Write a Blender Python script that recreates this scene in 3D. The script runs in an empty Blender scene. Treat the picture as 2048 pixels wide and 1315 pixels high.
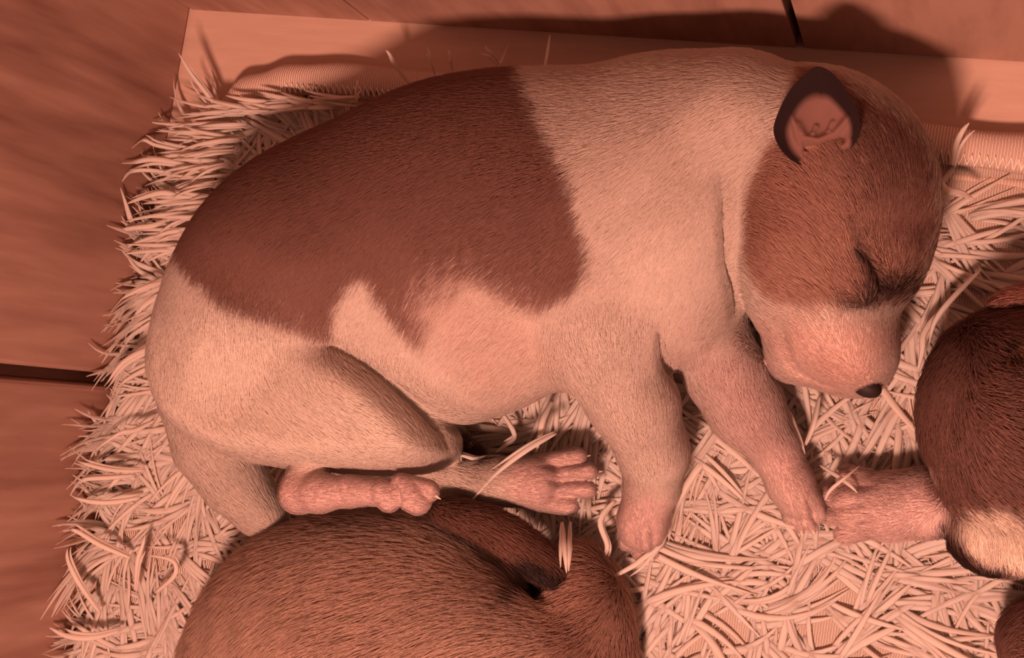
import bpy
import math
import random
import numpy as np
from mathutils import Matrix, Vector

random.seed(7)
rng = np.random.default_rng(7)

# ------------------------------------------------------------------ camera
FPX, CXP, CYP, HC = 2500.0, 1024.0, 657.5, 31.0         # focal length in px, image centre, camera height in cm


def _n(v):
    v = np.asarray(v, float)
    return v / np.linalg.norm(v)


_ez = -_n((826, -243, -FPX))                             # world up seen from the camera


def _floor_cam(px, py):                                  # floor point in camera axes
    v = np.array([px - CXP, -(py - CYP), -FPX])
    return v * (-HC / np.dot(v, _ez))


_e = _floor_cam(2048, 125) - _floor_cam(385, 20)
_ex = _n(_e - np.dot(_e, _ez) * _ez)
_ey = np.cross(_ez, _ex)
RW = np.array([_ex, _ey, _ez])                           # camera axes -> world axes
CAM = np.array([0.0, 0.0, HC])


def ray(px, py):
    return RW @ np.array([px - CXP, -(py - CYP), -FPX])


def W(px, py, z=0.0):
    d = ray(px, py)
    return CAM + d * ((z - HC) / d[2])


def S(px, py, z):                                        # cm covered by one px there
    d = ray(px, py)
    return (z - HC) / d[2]


cam_d = bpy.data.cameras.new('camera')
cam_d.sensor_width = 36.0
cam_d.lens = FPX / 2048.0 * 36.0
cam_d.clip_start = 0.01
cam_d.clip_end = 20.0
cam = bpy.data.objects.new('camera', cam_d)
bpy.context.collection.objects.link(cam)
cam.matrix_world = Matrix.Translation(Vector((0, 0, HC * .01))) @ Matrix(RW.tolist()).to_4x4()
bpy.context.scene.camera = cam

# ------------------------------------------------------------------ light
scene = bpy.context.scene
scene.view_settings.view_transform = 'Standard'
scene.view_settings.look = 'None'
scene.view_settings.exposure = 0.0
scene.view_settings.gamma = 1.0
scene.view_settings.use_curve_mapping = False
world = bpy.data.worlds.new('world')
scene.world = world
world.use_nodes = True
bg = world.node_tree.nodes['Background']
bg.inputs[0].default_value = (1.0, .41, .29, 1)
bg.inputs[1].default_value = .25
aim = W(1480, 980, 2)
el = math.radians(66)
LD = 39.0
lp = aim + LD * np.array([0.03, -math.cos(el), math.sin(el)])
ld = bpy.data.lights.new('heat_lamp_light', 'AREA')
ld.shape = 'DISK'
ld.size = .05
ld.energy = 2.45
ld.color = (1.0, .455, .33)
lo = bpy.data.objects.new('heat_lamp_light', ld)
bpy.context.collection.objects.link(lo)
lo.location = Vector((lp * .01).tolist())
lo.rotation_euler = Vector((aim - lp).tolist()).to_track_quat('-Z', 'Y').to_euler()


# ------------------------------------------------------------------ materials
def new_mat(name):
    m = bpy.data.materials.new(name)
    m.use_nodes = True
    nt = m.node_tree
    b = nt.nodes['Principled BSDF']
    b.inputs['Roughness'].default_value = .8
    b.inputs['Specular IOR Level'].default_value = .2
    return m, nt, b


def nd(nt, t, **kw):
    n = nt.nodes.new(t)
    for k, v in kw.items():
        setattr(n, k, v)
    return n


def ramp(nt, stops):
    r = nt.nodes.new('ShaderNodeValToRGB')
    el_ = r.color_ramp.elements
    el_[0].position, el_[0].color = stops[0][0], (*stops[0][1], 1)
    el_[1].position, el_[1].color = stops[-1][0], (*stops[-1][1], 1)
    for p, c in stops[1:-1]:
        e = el_.new(p)
        e.color = (*c, 1)
    return r


def wood(name, dark, light, stretch, ring=7.0, rough=.55, seed=0.0, contrast=1.0):
    m, nt, b = new_mat(name)
    L = nt.links.new
    tc = nd(nt, 'ShaderNodeTexCoord')
    mp = nd(nt, 'ShaderNodeMapping')
    mp.inputs['Scale'].default_value = stretch
    mp.inputs['Location'].default_value = (seed, seed * .7, seed * .3)
    L(tc.outputs['Object'], mp.inputs['Vector'])
    n1 = nd(nt, 'ShaderNodeTexNoise')
    n1.inputs['Scale'].default_value = 9
    n1.inputs['Detail'].default_value = 3
    n1.inputs['Distortion'].default_value = .6
    L(mp.outputs[0], n1.inputs['Vector'])
    mul = nd(nt, 'ShaderNodeMath', operation='MULTIPLY')
    mul.inputs[1].default_value = ring
    L(n1.outputs['Fac'], mul.inputs[0])
    fr = nd(nt, 'ShaderNodeMath', operation='PINGPONG')
    fr.inputs[1].default_value = 1.0
    L(mul.outputs[0], fr.inputs[0])
    n2 = nd(nt, 'ShaderNodeTexNoise')
    n2.inputs['Scale'].default_value = 90
    n2.inputs['Detail'].default_value = 4
    L(mp.outputs[0], n2.inputs['Vector'])
    n3 = nd(nt, 'ShaderNodeTexNoise')
    n3.inputs['Scale'].default_value = 14
    L(tc.outputs['Object'], n3.inputs['Vector'])
    a = nd(nt, 'ShaderNodeMath', operation='MULTIPLY_ADD')
    a.inputs[1].default_value = .45 * contrast
    L(fr.outputs[0], a.inputs[0])
    L(n2.outputs['Fac'], a.inputs[2])
    c = nd(nt, 'ShaderNodeMath', operation='MULTIPLY_ADD')
    c.inputs[1].default_value = .7
    L(n3.outputs['Fac'], c.inputs[0])
    L(a.outputs[0], c.inputs[2])
    r = ramp(nt, [(.45, dark), (1.3 if False else .98, light)])
    mr = nd(nt, 'ShaderNodeMapRange')
    mr.inputs['From Min'].default_value = .45
    mr.inputs['From Max'].default_value = 1.55
    L(c.outputs[0], mr.inputs['Value'])
    L(mr.outputs[0], r.inputs['Fac'])
    r.color_ramp.elements[0].position = .1
    r.color_ramp.elements[1].position = .85
    L(r.outputs[0], b.inputs['Base Color'])
    bp = nd(nt, 'ShaderNodeBump')
    bp.inputs['Strength'].default_value = .25
    bp.inputs['Distance'].default_value = .0006
    L(c.outputs[0], bp.inputs['Height'])
    L(bp.outputs[0], b.inputs['Normal'])
    b.inputs['Roughness'].default_value = rough
    return m


def attr_mat(name, rough=.8, spec=.2, bump=0.0, bscale=900, sss=0.0):
    m, nt, b = new_mat(name)
    a = nd(nt, 'ShaderNodeAttribute', attribute_name='col')
    nt.links.new(a.outputs['Color'], b.inputs['Base Color'])
    b.inputs['Roughness'].default_value = rough
    b.inputs['Specular IOR Level'].default_value = spec
    if sss:
        b.inputs['Subsurface Weight'].default_value = sss
        b.inputs['Subsurface Radius'].default_value = (1, .4, .25)
        b.inputs['Subsurface Scale'].default_value = .002
    if bump:
        tc = nd(nt, 'ShaderNodeTexCoord')
        n = nd(nt, 'ShaderNodeTexNoise')
        n.inputs['Scale'].default_value = bscale
        bp = nd(nt, 'ShaderNodeBump')
        bp.inputs['Strength'].default_value = bump
        bp.inputs['Distance'].default_value = .0005
        nt.links.new(tc.outputs['Object'], n.inputs['Vector'])
        nt.links.new(n.outputs['Fac'], bp.inputs['Height'])
        nt.links.new(bp.outputs[0], b.inputs['Normal'])
    return m


def flat_mat(name, col, rough=.7, spec=.2):
    m, nt, b = new_mat(name)
    b.inputs['Base Color'].default_value = (*col, 1)
    b.inputs['Roughness'].default_value = rough
    b.inputs['Specular IOR Level'].default_value = spec
    return m


def rib_mat(name, c0, c1, axis, scale, strength=.8):
    m, nt, b = new_mat(name)
    L = nt.links.new
    tc = nd(nt, 'ShaderNodeTexCoord')
    w = nd(nt, 'ShaderNodeTexWave', bands_direction=axis)
    w.inputs['Scale'].default_value = scale
    w.inputs['Distortion'].default_value = 1.2
    w.inputs['Detail'].default_value = 2
    w.inputs['Detail Scale'].default_value = 2
    L(tc.outputs['Object'], w.inputs['Vector'])
    r = ramp(nt, [(0.0, c0), (1.0, c1)])
    L(w.outputs['Fac'], r.inputs['Fac'])
    L(r.outputs[0], b.inputs['Base Color'])
    bp = nd(nt, 'ShaderNodeBump')
    bp.inputs['Strength'].default_value = strength
    bp.inputs['Distance'].default_value = .0006
    L(w.outputs['Fac'], bp.inputs['Height'])
    L(bp.outputs[0], b.inputs['Normal'])
    b.inputs['Roughness'].default_value = .9
    return m


# ------------------------------------------------------------------ mesh helpers
def wloc(o):
    v = Vector((0, 0, 0))
    while o is not None:
        v = v + o.location
        o = o.parent
    return v


def mesh_obj(name, V, F, mat=None, origin=(0, 0, 0), parent=None, col=None, smooth=True, uv=None):
    """V in cm (world), origin in cm"""
    V = np.asarray(V, float)
    o_ = np.asarray(origin, float)
    me = bpy.data.meshes.new(name)
    me.from_pydata(((V - o_) * .01).tolist(), [], [list(map(int, f)) for f in F])
    if smooth:
        me.polygons.foreach_set('use_smooth', [True] * len(me.polygons))
    if mat:
        me.materials.append(mat)
    if col is not None:
        a = me.attributes.new('col', 'FLOAT_COLOR', 'POINT')
        c = np.ones((len(V), 4), np.float32)
        c[:, :3] = col
        a.data.foreach_set('color', c.ravel())
    if uv is not None:
        l = me.uv_layers.new(name='UVMap')
        vi = np.zeros(len(me.loops), np.int32)
        me.loops.foreach_get('vertex_index', vi)
        l.data.foreach_set('uv', np.asarray(uv, np.float32)[vi].ravel())
    me.update()
    o = bpy.data.objects.new(name, me)
    bpy.context.collection.objects.link(o)
    if parent is not None:
        o.parent = parent
        o.location = Vector((o_ * .01).tolist()) - wloc(parent)
    else:
        o.location = Vector((o_ * .01).tolist())
    return o


def tag(o, label=None, cat=None, kind=None, group=None):
    if label: o['label'] = label
    if cat: o['category'] = cat
    if kind: o['kind'] = kind
    if group: o['group'] = group
    return o


def box(x0, x1, y0, y1, z0, z1, V, F, bev=.0):
    n = len(V)
    b = bev
    pts = []
    for z, i in ((z0, 0), (z1, 0)):
        pts += [(x0, y0, z), (x1, y0, z), (x1, y1, z), (x0, y1, z)]
    V += pts
    F += [(n, n+3, n+2, n+1), (n+4, n+5, n+6, n+7), (n, n+1, n+5, n+4), (n+1, n+2, n+6, n+5), (n+2, n+3, n+7, n+6), (n+3, n, n+4, n+7)]


def bevel(o, w=.0008, seg=2):
    m = o.modifiers.new('bevel', 'BEVEL')
    m.width = w
    m.segments = seg
    m.limit_method = 'ANGLE'


def catmull(P, n=6, closed=False):
    P = np.asarray(P, float)
    N = len(P)
    out = []
    rngi = range(N) if closed else range(N - 1)
    for i in rngi:
        if closed:
            a, b, c, d = P[(i-1) % N], P[i], P[(i+1) % N], P[(i+2) % N]
        else:
            a, b, c, d = P[max(i-1, 0)], P[i], P[i+1], P[min(i+2, N-1)]
        for t in np.linspace(0, 1, n, endpoint=False):
            out.append(.5 * ((2*b) + (-a+c)*t + (2*a-5*b+4*c-d)*t*t + (-a+3*b-3*c+d)*t**3))
    if not closed:
        out.append(P[-1])
    return np.array(out)


def poly_sd(P, X, Y):
    """signed distance (negative inside) of points to polygon P (N,2)"""
    X = np.asarray(X, np.float32); Y = np.asarray(Y, np.float32)
    d = np.full(X.shape, 1e9, np.float32)
    s = np.ones(X.shape, np.float32)
    N = len(P)
    for i in range(N):
        ax, ay = P[i][:2]
        bx, by = P[(i+1) % N][:2]
        ex, ey = bx-ax, by-ay
        wx, wy = X-ax, Y-ay
        t = np.clip((wx*ex+wy*ey) / (ex*ex+ey*ey+1e-9), 0, 1)
        d = np.minimum(d, (wx-ex*t)**2 + (wy-ey*t)**2)
        c1 = Y >= ay
        c2 = Y < by
        c3 = ex*wy > ey*wx
        s = np.where((c1 & c2 & c3) | (~c1 & ~c2 & ~c3), -s, s)
    return s * np.sqrt(d)


# ------------------------------------------------------------------ implicit bodies
class Body:
    def __init__(self, lo, hi, h=.07):
        self.o = np.array(lo, float)
        self.h = h
        self.n = np.ceil((np.array(hi) - self.o) / h).astype(int) + 1
        self.F = np.full(self.n, 4.0, np.float32)

    def sl(self, lo, hi):
        a = np.clip(np.floor((np.array(lo) - self.o) / self.h).astype(int), 0, self.n)
        b = np.clip(np.ceil((np.array(hi) - self.o) / self.h).astype(int) + 1, 0, self.n)
        s = tuple(slice(i, j) for i, j in zip(a, b))
        ax = [(self.o[k] + self.h*np.arange(a[k], b[k])).astype(np.float32) for k in range(3)]
        return s, ax[0][:, None, None], ax[1][None, :, None], ax[2][None, None, :]

    def put(self, s, d, k, op):
        if d.size == 0: return
        A = self.F[s]
        if op == 'u':
            hh = np.maximum(k - np.abs(A-d), 0) / k
            self.F[s] = np.minimum(A, d) - hh*hh*k*.25
        else:
            d = -d
            hh = np.maximum(k - np.abs(A-d), 0) / k
            self.F[s] = np.maximum(A, d) + hh*hh*k*.25

    def cone(self, a, ra, b, rb, k=.3, op='u'):
        a = np.asarray(a, float); b = np.asarray(b, float)
        m = max(ra, rb) + max(k, .3) + .25
        s, X, Y, Z = self.sl(np.minimum(a, b)-m, np.maximum(a, b)+m)
        e = b - a
        L2 = max(float(e @ e), 1e-6)
        t = np.clip(((X-a[0])*e[0] + (Y-a[1])*e[1] + (Z-a[2])*e[2]) / L2, 0, 1)
        d = np.sqrt((X-a[0]-e[0]*t)**2 + (Y-a[1]-e[1]*t)**2 + (Z-a[2]-e[2]*t)**2) - (ra + (rb-ra)*t)
        self.put(s, d, k, op)

    def chain(self, pts, k=.3, op='u'):
        """pts: (px, py, z cm, r px)"""
        q = [(W(p[0], p[1], p[2]), p[3]*S(p[0], p[1], p[2])) for p in pts]
        if len(q) == 1:
            self.cone(q[0][0], q[0][1], q[0][0]+.001, q[0][1], k, op)
        for (a, ra), (b, rb) in zip(q[:-1], q[1:]):
            self.cone(a, ra, b, rb, k, op)

    def ell(self, px, py, z, rx, ry, rz, ang=0, k=.4, op='u'):
        """rx, ry in px (image plane), rz in cm, ang degrees counterclockwise"""
        c = W(px, py, z)
        sc = S(px, py, z)
        a, b = rx*sc, ry*sc
        m = max(a, b, rz) + k + .2
        s, X, Y, Z = self.sl(c-m, c+m)
        ca, sa = math.cos(math.radians(ang)), math.sin(math.radians(ang))
        u = ((X-c[0])*ca + (Y-c[1])*sa)
        v = (-(X-c[0])*sa + (Y-c[1])*ca)
        w = Z - c[2]
        k0 = np.sqrt((u/a)**2 + (v/b)**2 + (w/rz)**2)
        k1 = np.sqrt((u/a**2)**2 + (v/b**2)**2 + (w/rz**2)**2) + 1e-6
        self.put(s, (k0*(k0-1)/k1).astype(np.float32), k, op)

    def puff(self, pts, R, H, k=.5, shrink=0.0):
        """pts: (px, py, z cm): outline at half height; R edge roundness in px, H half thickness cm"""
        P = np.array([W(*p) for p in pts])
        P = catmull(P, 5, True)
        Rc = R * S(pts[0][0], pts[0][1], pts[0][2])
        lo = P.min(0) - (k+.3); hi = P.max(0) + (k+.3)
        lo[2] = P[:, 2].min() - H - k - .2; hi[2] = P[:, 2].max() + H + k + .2
        s, X, Y, Z = self.sl(lo, hi)
        XX, YY = np.broadcast_arrays(X[:, :, 0], Y[:, :, 0])
        d2 = poly_sd(P, XX, YY) + shrink
        if np.ptp(P[:, 2]) > .01:
            w = np.zeros(XX.shape, np.float32); zz = np.zeros(XX.shape, np.float32)
            for p in P[::3]:
                q = 1.0 / ((XX-p[0])**2 + (YY-p[1])**2 + .5)**2
                w += q; zz += q*p[2]
            zc = zz / w
        else:
            zc = np.full(XX.shape, P[0, 2], np.float32)
        u = np.maximum(d2 + Rc, 0)[:, :, None]
        g = H / Rc
        d = (np.sqrt((u*g)**2 + (Z - zc[:, :, None])**2) - H)
        d = np.where(d2[:, :, None] > 0, np.maximum(d, d2[:, :, None]*.8), d)
        self.put(s, d.astype(np.float32), k, 'u')

    def blur(self, n=1):
        for _ in range(n):
            for ax in range(3):
                A = self.F
                P = np.concatenate([np.take(A, [0], ax), A, np.take(A, [-1], ax)], ax)
                n_ = A.shape[ax]
                i0 = [slice(None)]*3; i1 = [slice(None)]*3; i2 = [slice(None)]*3
                i0[ax] = slice(0, n_); i1[ax] = slice(1, n_+1); i2[ax] = slice(2, n_+2)
                self.F = (.25*P[tuple(i0)] + .5*P[tuple(i1)] + .25*P[tuple(i2)]).astype(np.float32)

    def at(self, p):
        p = np.atleast_2d(p)
        g = (p - self.o) / self.h
        ok = np.all((g >= 0) & (g < self.n-1.001), axis=1)
        g = np.clip(g, 0, self.n - 1.001)
        i = g.astype(int)
        f = g - i
        r = 0
        for dx in (0, 1):
            for dy in (0, 1):
                for dz in (0, 1):
                    w = (f[:, 0] if dx else 1-f[:, 0]) * (f[:, 1] if dy else 1-f[:, 1]) * (f[:, 2] if dz else 1-f[:, 2])
                    r = r + w*self.F[i[:, 0]+dx, i[:, 1]+dy, i[:, 2]+dz]
        return np.where(ok, r, 4.0)

    def grad(self, p):
        p = np.atleast_2d(p)
        e = self.h
        g = np.stack([self.at(p+v) - self.at(p-v) for v in np.eye(3)*e], 1)
        return g / (np.linalg.norm(g, axis=1, keepdims=True) + 1e-9)

    def hit(self, px, py, zmax=9.0, zmin=.2, default=3.0):
        z = np.arange(zmax, zmin, -.03)
        d = ray(px, py)
        P = CAM + d[None]*((z - HC) / d[2])[:, None]
        f = self.at(P)
        m = np.nonzero(f < 0)[0]
        return (P[m[0]], True) if len(m) else (W(px, py, default), False)

    def groove(self, pts, r, depth=0.0, k=.12, op='s'):
        """cut (or raise) a line along the surface; r in px"""
        Q = catmull([list(p) for p in pts], 5)
        q = []
        for p in Q:
            w, ok = self.hit(p[0], p[1])
            if ok: q.append(w - np.array([0, 0, depth]))
        rc = r * S(pts[0][0], pts[0][1], 4)
        for i in range(len(q)-1):
            tt = i / max(len(q)-1, 1)
            rr = rc * (.35 + .65*math.sin(math.pi*min(max(tt, .08), .92)))
            if np.linalg.norm(q[i+1]-q[i]) < 1.2:
                self.cone(q[i], rr, q[i+1], rr, k, op)

    def floor(self, z, k=.3):
        s, X, Y, Z = self.sl(self.o, self.o + self.h*self.n)
        d = np.broadcast_to(z - Z, self.F.shape).astype(np.float32)
        hh = np.maximum(k - np.abs(self.F-d), 0) / k
        self.F = np.maximum(self.F, d) + hh*hh*k*.25

    def mesh(self):
        F = self.F
        F[0], F[-1], F[:, 0], F[:, -1], F[:, :, 0], F[:, :, -1] = 1, 1, 1, 1, 1, 1
        ins = F < 0
        c = np.zeros(np.array(F.shape)-1, np.int8)
        offs = [(x, y, z) for x in (0, 1) for y in (0, 1) for z in (0, 1)]
        for x, y, z in offs:
            c += ins[x:F.shape[0]-1+x, y:F.shape[1]-1+y, z:F.shape[2]-1+z]
        act = (c > 0) & (c < 8)
        cells = np.argwhere(act)
        idx = np.full(c.shape, -1, np.int64)
        idx[act] = np.arange(len(cells))
        val = {o: F[cells[:, 0]+o[0], cells[:, 1]+o[1], cells[:, 2]+o[2]] for o in offs}
        acc = np.zeros((len(cells), 3)); cnt = np.zeros(len(cells))
        for a in offs:
            for ax in range(3):
                if a[ax]: continue
                b = list(a); b[ax] = 1; b = tuple(b)
                va, vb = val[a], val[b]
                m = (va < 0) != (vb < 0)
                t = np.where(m, va/(np.where(m, va-vb, 1)), 0)
                pos = np.array(a, float)[None].repeat(len(cells), 0)
                pos[:, ax] = t
                acc[m] += pos[m]; cnt[m] += 1
        V = self.o + self.h*(cells + acc/cnt[:, None])
        faces = []
        for ax in range(3):
            u, v = (ax+1) % 3, (ax+2) % 3
            s0 = [slice(None)]*3; s1 = [slice(None)]*3
            s0[ax] = slice(0, F.shape[ax]-1); s1[ax] = slice(1, None)
            ch = ins[tuple(s0)] != ins[tuple(s1)]
            e = np.argwhere(ch)
            e = e[(e[:, u] > 0) & (e[:, v] > 0) & (e[:, u] < F.shape[u]-1) & (e[:, v] < F.shape[v]-1)]
            q = []
            for du, dv in ((-1, -1), (0, -1), (0, 0), (-1, 0)):
                t = e.copy(); t[:, u] += du; t[:, v] += dv
                q.append(idx[t[:, 0], t[:, 1], t[:, 2]])
            q = np.stack(q, 1)
            fl = ~ins[e[:, 0], e[:, 1], e[:, 2]]
            q[fl] = q[fl][:, ::-1]
            faces.append(q)
        Q = np.concatenate(faces)
        Q = Q[(Q >= 0).all(1)]
        for _ in range(2):                                # light smoothing
            A = np.zeros_like(V); n = np.zeros(len(V))
            for i in range(4):
                a, b = Q[:, i], Q[:, (i+1) % 4]
                for k in range(3):
                    A[:, k] += np.bincount(a, V[b, k], len(V)) + np.bincount(b, V[a, k], len(V))
                n += np.bincount(a, minlength=len(V)) + np.bincount(b, minlength=len(V))
            V = V*.5 + .5*A/np.maximum(n, 1)[:, None]
        return V, Q


def sines(P, f, seed=0):
    r = np.random.default_rng(seed)
    s = 0
    for _ in range(6):
        d = r.normal(size=3); d = d/np.linalg.norm(d) * f * r.uniform(.6, 1.5)
        s = s + np.sin(P @ d + r.uniform(0, 6.28))
    return s / 6


class Paint:
    """coat colours: base plus polygon patches lying on the surface"""
    def __init__(self, body, base):
        self.b, self.base, self.reg = body, np.array(base), []

    def patch(self, pts, col, feather=.12, amount=1.0, smooth=True, plane=None, zr=(-1, 99)):
        P = np.array([self.b.hit(*p)[0] if plane is None else W(p[0], p[1], plane) for p in pts])
        if smooth: P = catmull(P, 4, True)
        self.reg.append((P, np.array(col), feather, amount, zr))

    def __call__(self, P, jit=None):
        c = np.repeat(self.base[None], len(P), 0)
        for Q, col, f, am, zr in self.reg:
            d = poly_sd(Q, P[:, 0], P[:, 1])
            if jit is not None: d = d + jit*max(f, .1)*1.0
            w = np.clip(.5 - d/(2*f), 0, 1)
            w = (w*w*(3-2*w)*am*(P[:, 2] > zr[0])*(P[:, 2] < zr[1]))[:, None]
            c = c*(1-w) + col*w
        return c


def flow_field(ctrl, P, z=4.0, sig=2.2):
    """ctrl: (px, py, dx, dy) fur directions in the picture, turned into floor directions"""
    A = []; D = []
    for px, py, dx, dy in ctrl:
        a = W(px, py, z); b = W(px+dx, py+dy, z)
        A.append(a[:2]); D.append(_n((b-a)[:2]))
    A = np.array(A); D = np.array(D)
    out = np.zeros((len(P), 2)); ws = 0
    for a, d in zip(A, D):
        w = 1.0/(((P[:, :2]-a)**2).sum(1) + .15)**1.6
        out += w[:, None]*d
    return out / (np.linalg.norm(out, axis=1, keepdims=True)+1e-9)


def fur(name, parent, V, Q, body, paint, ctrl, n, length, radius, lift, mat, lenfn=None, clump=.35, seed=1, tone=.12, zmin=.5, wave=.15, light_tip=1.0):
    r = np.random.default_rng(seed)
    T = np.concatenate([Q[:, [0, 1, 2]], Q[:, [0, 2, 3]]])
    a, b, c = V[T[:, 0]], V[T[:, 1]], V[T[:, 2]]
    nr = np.cross(b-a, c-a)
    ar = np.linalg.norm(nr, axis=1)
    nz = nr[:, 2] / (ar+1e-12)
    zc = (a+b+c)[:, 2]/3
    view = CAM - (a+b+c)/3
    facing = (nr*view).sum(1) / (ar*np.linalg.norm(view, axis=1)+1e-9)
    w = ar * (zc > zmin) * np.where(facing > -.45, 1.0, .12) * (nz > -.75)
    t = r.choice(len(T), n, p=w/w.sum())
    u = r.random(n); v = r.random(n)
    m = u+v > 1
    u[m], v[m] = 1-u[m], 1-v[m]
    P = a[t] + u[:, None]*(b-a)[t] + v[:, None]*(c-a)[t]
    N = body.grad(P)
    D2 = flow_field(ctrl, P)
    # smooth wandering and clumping of the combing direction
    ang = wave*(sines(P, 1.6, seed+5)*1.2 + sines(P, 5.0, seed+6)*.9) + r.normal(0, .10, n)
    ca, sa = np.cos(ang), np.sin(ang)
    D = np.stack([D2[:, 0]*ca - D2[:, 1]*sa, D2[:, 0]*sa + D2[:, 1]*ca, np.zeros(n)], 1)
    # a horizontal comb direction laid down on the surface
    T3 = D - N*(D*N).sum(1, keepdims=True)
    nt_ = np.linalg.norm(T3, axis=1, keepdims=True)
    T3 = T3/np.maximum(nt_, .25)
    lf = (lift + r.normal(0, .05, n) + clump*.12*sines(P, 11., seed+2))[:, None]
    L = length*(r.uniform(.6, 1.15, n))
    rs = np.ones(n)
    if lenfn is not None:
        lf_ = lenfn(P)
        L = L*lf_
        rs = np.clip(lf_*1.1-.1, .3, 1)
    L = L[:, None]
    d0 = T3*(1-lf*.4) + N*lf*1.5
    d0 /= np.linalg.norm(d0, axis=1, keepdims=True)
    d1 = T3 + N*lf*.35
    d1 /= np.linalg.norm(d1, axis=1, keepdims=True)
    d2 = T3 - N*lf*.25
    d2 /= np.linalg.norm(d2, axis=1, keepdims=True)
    p0 = P - N*.03
    p1 = p0 + d0*L*.33
    p2 = p1 + d1*L*.34
    p3 = p2 + d2*L*.33
    hh = L[:, 0]*(lift+.10)*r.uniform(.6, 1.5, n)
    for pp, w_ in ((p1, .5), (p2, .85), (p3, 1.0)):
        f_ = body.at(pp)
        pp += N*np.clip(hh*w_ + .008 - f_, -.3, .3)[:, None]
    pts = np.stack([p0, p1, p2, p3], 1)
    jit = r.normal(0, .55, n) + .5*sines(P, 14., seed+3)
    col = paint(P, jit)
    tn = 1 + tone*(r.normal(0, .6, n) + 1.1*sines(P*np.array([1, 1, 1]), 9., seed+9))
    col = np.clip(col*tn[:, None], 0.003, .97)
    cu = bpy.data.hair_curves.new(name)
    cu.add_curves([4]*n)
    org = np.array(parent.location)*100
    cu.attributes['position'].data.foreach_set('vector', ((pts.reshape(-1, 3)-org)*.01).astype(np.float32).ravel())
    at = cu.attributes.get('radius') or cu.attributes.new('radius', 'FLOAT', 'POINT')
    rr = np.tile(np.array([1., .9, .6, .12])*radius*.01, n) * np.repeat(r.uniform(.7, 1.2, n)*rs, 4)
    at.data.foreach_set('value', rr.astype(np.float32))
    ac = cu.attributes.new('col', 'FLOAT_COLOR', 'POINT')
    c4 = np.ones((n, 4, 4), np.float32)
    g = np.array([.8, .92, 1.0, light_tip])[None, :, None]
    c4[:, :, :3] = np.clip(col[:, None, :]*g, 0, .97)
    ac.data.foreach_set('color', c4.ravel())
    an = cu.attributes.new('nrm', 'FLOAT_VECTOR', 'POINT')
    an.data.foreach_set('vector', np.repeat(N, 4, 0).astype(np.float32).ravel())
    cu.materials.append(mat)
    o = bpy.data.objects.new(name, cu)
    bpy.context.collection.objects.link(o)
    o.parent = parent
    return o


def blob(name, c, r, rot, mat, parent, col=None, seg=20, rings=14, pinch=None):
    """a small rounded part: ellipsoid grid shaped by a function; c, r in cm, rot degrees about z"""
    V = []; F = []
    ca, sa = math.cos(math.radians(rot)), math.sin(math.radians(rot))
    for i in range(rings+1):
        th = math.pi*i/rings
        for j in range(seg):
            ph = 2*math.pi*j/seg
            x, y, z = math.sin(th)*math.cos(ph), math.sin(th)*math.sin(ph), math.cos(th)
            if pinch: x, y, z = pinch(x, y, z)
            x, y, z = x*r[0], y*r[1], z*r[2]
            V.append((c[0]+x*ca-y*sa, c[1]+x*sa+y*ca, c[2]+z))
    for i in range(rings):
        for j in range(seg):
            F.append((i*seg+j, (i+1)*seg+j, (i+1)*seg+(j+1) % seg, i*seg+(j+1) % seg))
    return mesh_obj(name, V, F, mat, origin=c, parent=parent)


def tube(P, rad, seg=8, flat=1.0, V=None, F=None, up=(0, 0, 1)):
    """round or flattened tube along P (n,3); rad (n,)"""
    P = np.asarray(P, float)
    V = [] if V is None else V
    F = [] if F is None else F
    n = len(P)
    rad = np.asarray(rad, float)
    if len(rad) != n: rad = np.interp(np.linspace(0, 1, n), np.linspace(0, 1, len(rad)), rad)
    T = np.gradient(P, axis=0)
    T /= np.linalg.norm(T, axis=1, keepdims=True)+1e-9
    base = len(V)
    upv = np.array(up, float)
    for i in range(n):
        s = np.cross(T[i], upv)
        if np.linalg.norm(s) < .2: s = np.cross(T[i], (1, .3, 0))
        s = _n(s)
        b = np.cross(s, T[i])
        for j in range(seg):
            a = 2*math.pi*j/seg
            V.append(tuple(P[i] + s*math.cos(a)*rad[i] + b*math.sin(a)*rad[i]*flat))
    for i in range(n-1):
        for j in range(seg):
            F.append((base+i*seg+j, base+i*seg+(j+1) % seg, base+(i+1)*seg+(j+1) % seg, base+(i+1)*seg+j))
    F.append(tuple(base+j for j in range(seg))[::-1])
    F.append(tuple(base+(n-1)*seg+j for j in range(seg)))
    return V, F


# ------------------------------------------------------------------ the box: floor and board walls
M_floor = wood('pale_plywood', (.52, .37, .295), (.66, .49, .40), (.5, 3.5, 3.5), ring=3, rough=.6, seed=2, contrast=.5)
M_wallL = wood('brown_board', (.21, .108, .082), (.45, .285, .225), (1.0, 2.6, .32), ring=7, rough=.5, seed=1)
M_wallT = wood('brown_board_back', (.22, .115, .09), (.45, .285, .225), (2.4, 1.0, .5), ring=6, rough=.5, seed=5)
M_void = flat_mat('gap_darkness', (.03, .015, .01), .9)

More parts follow.
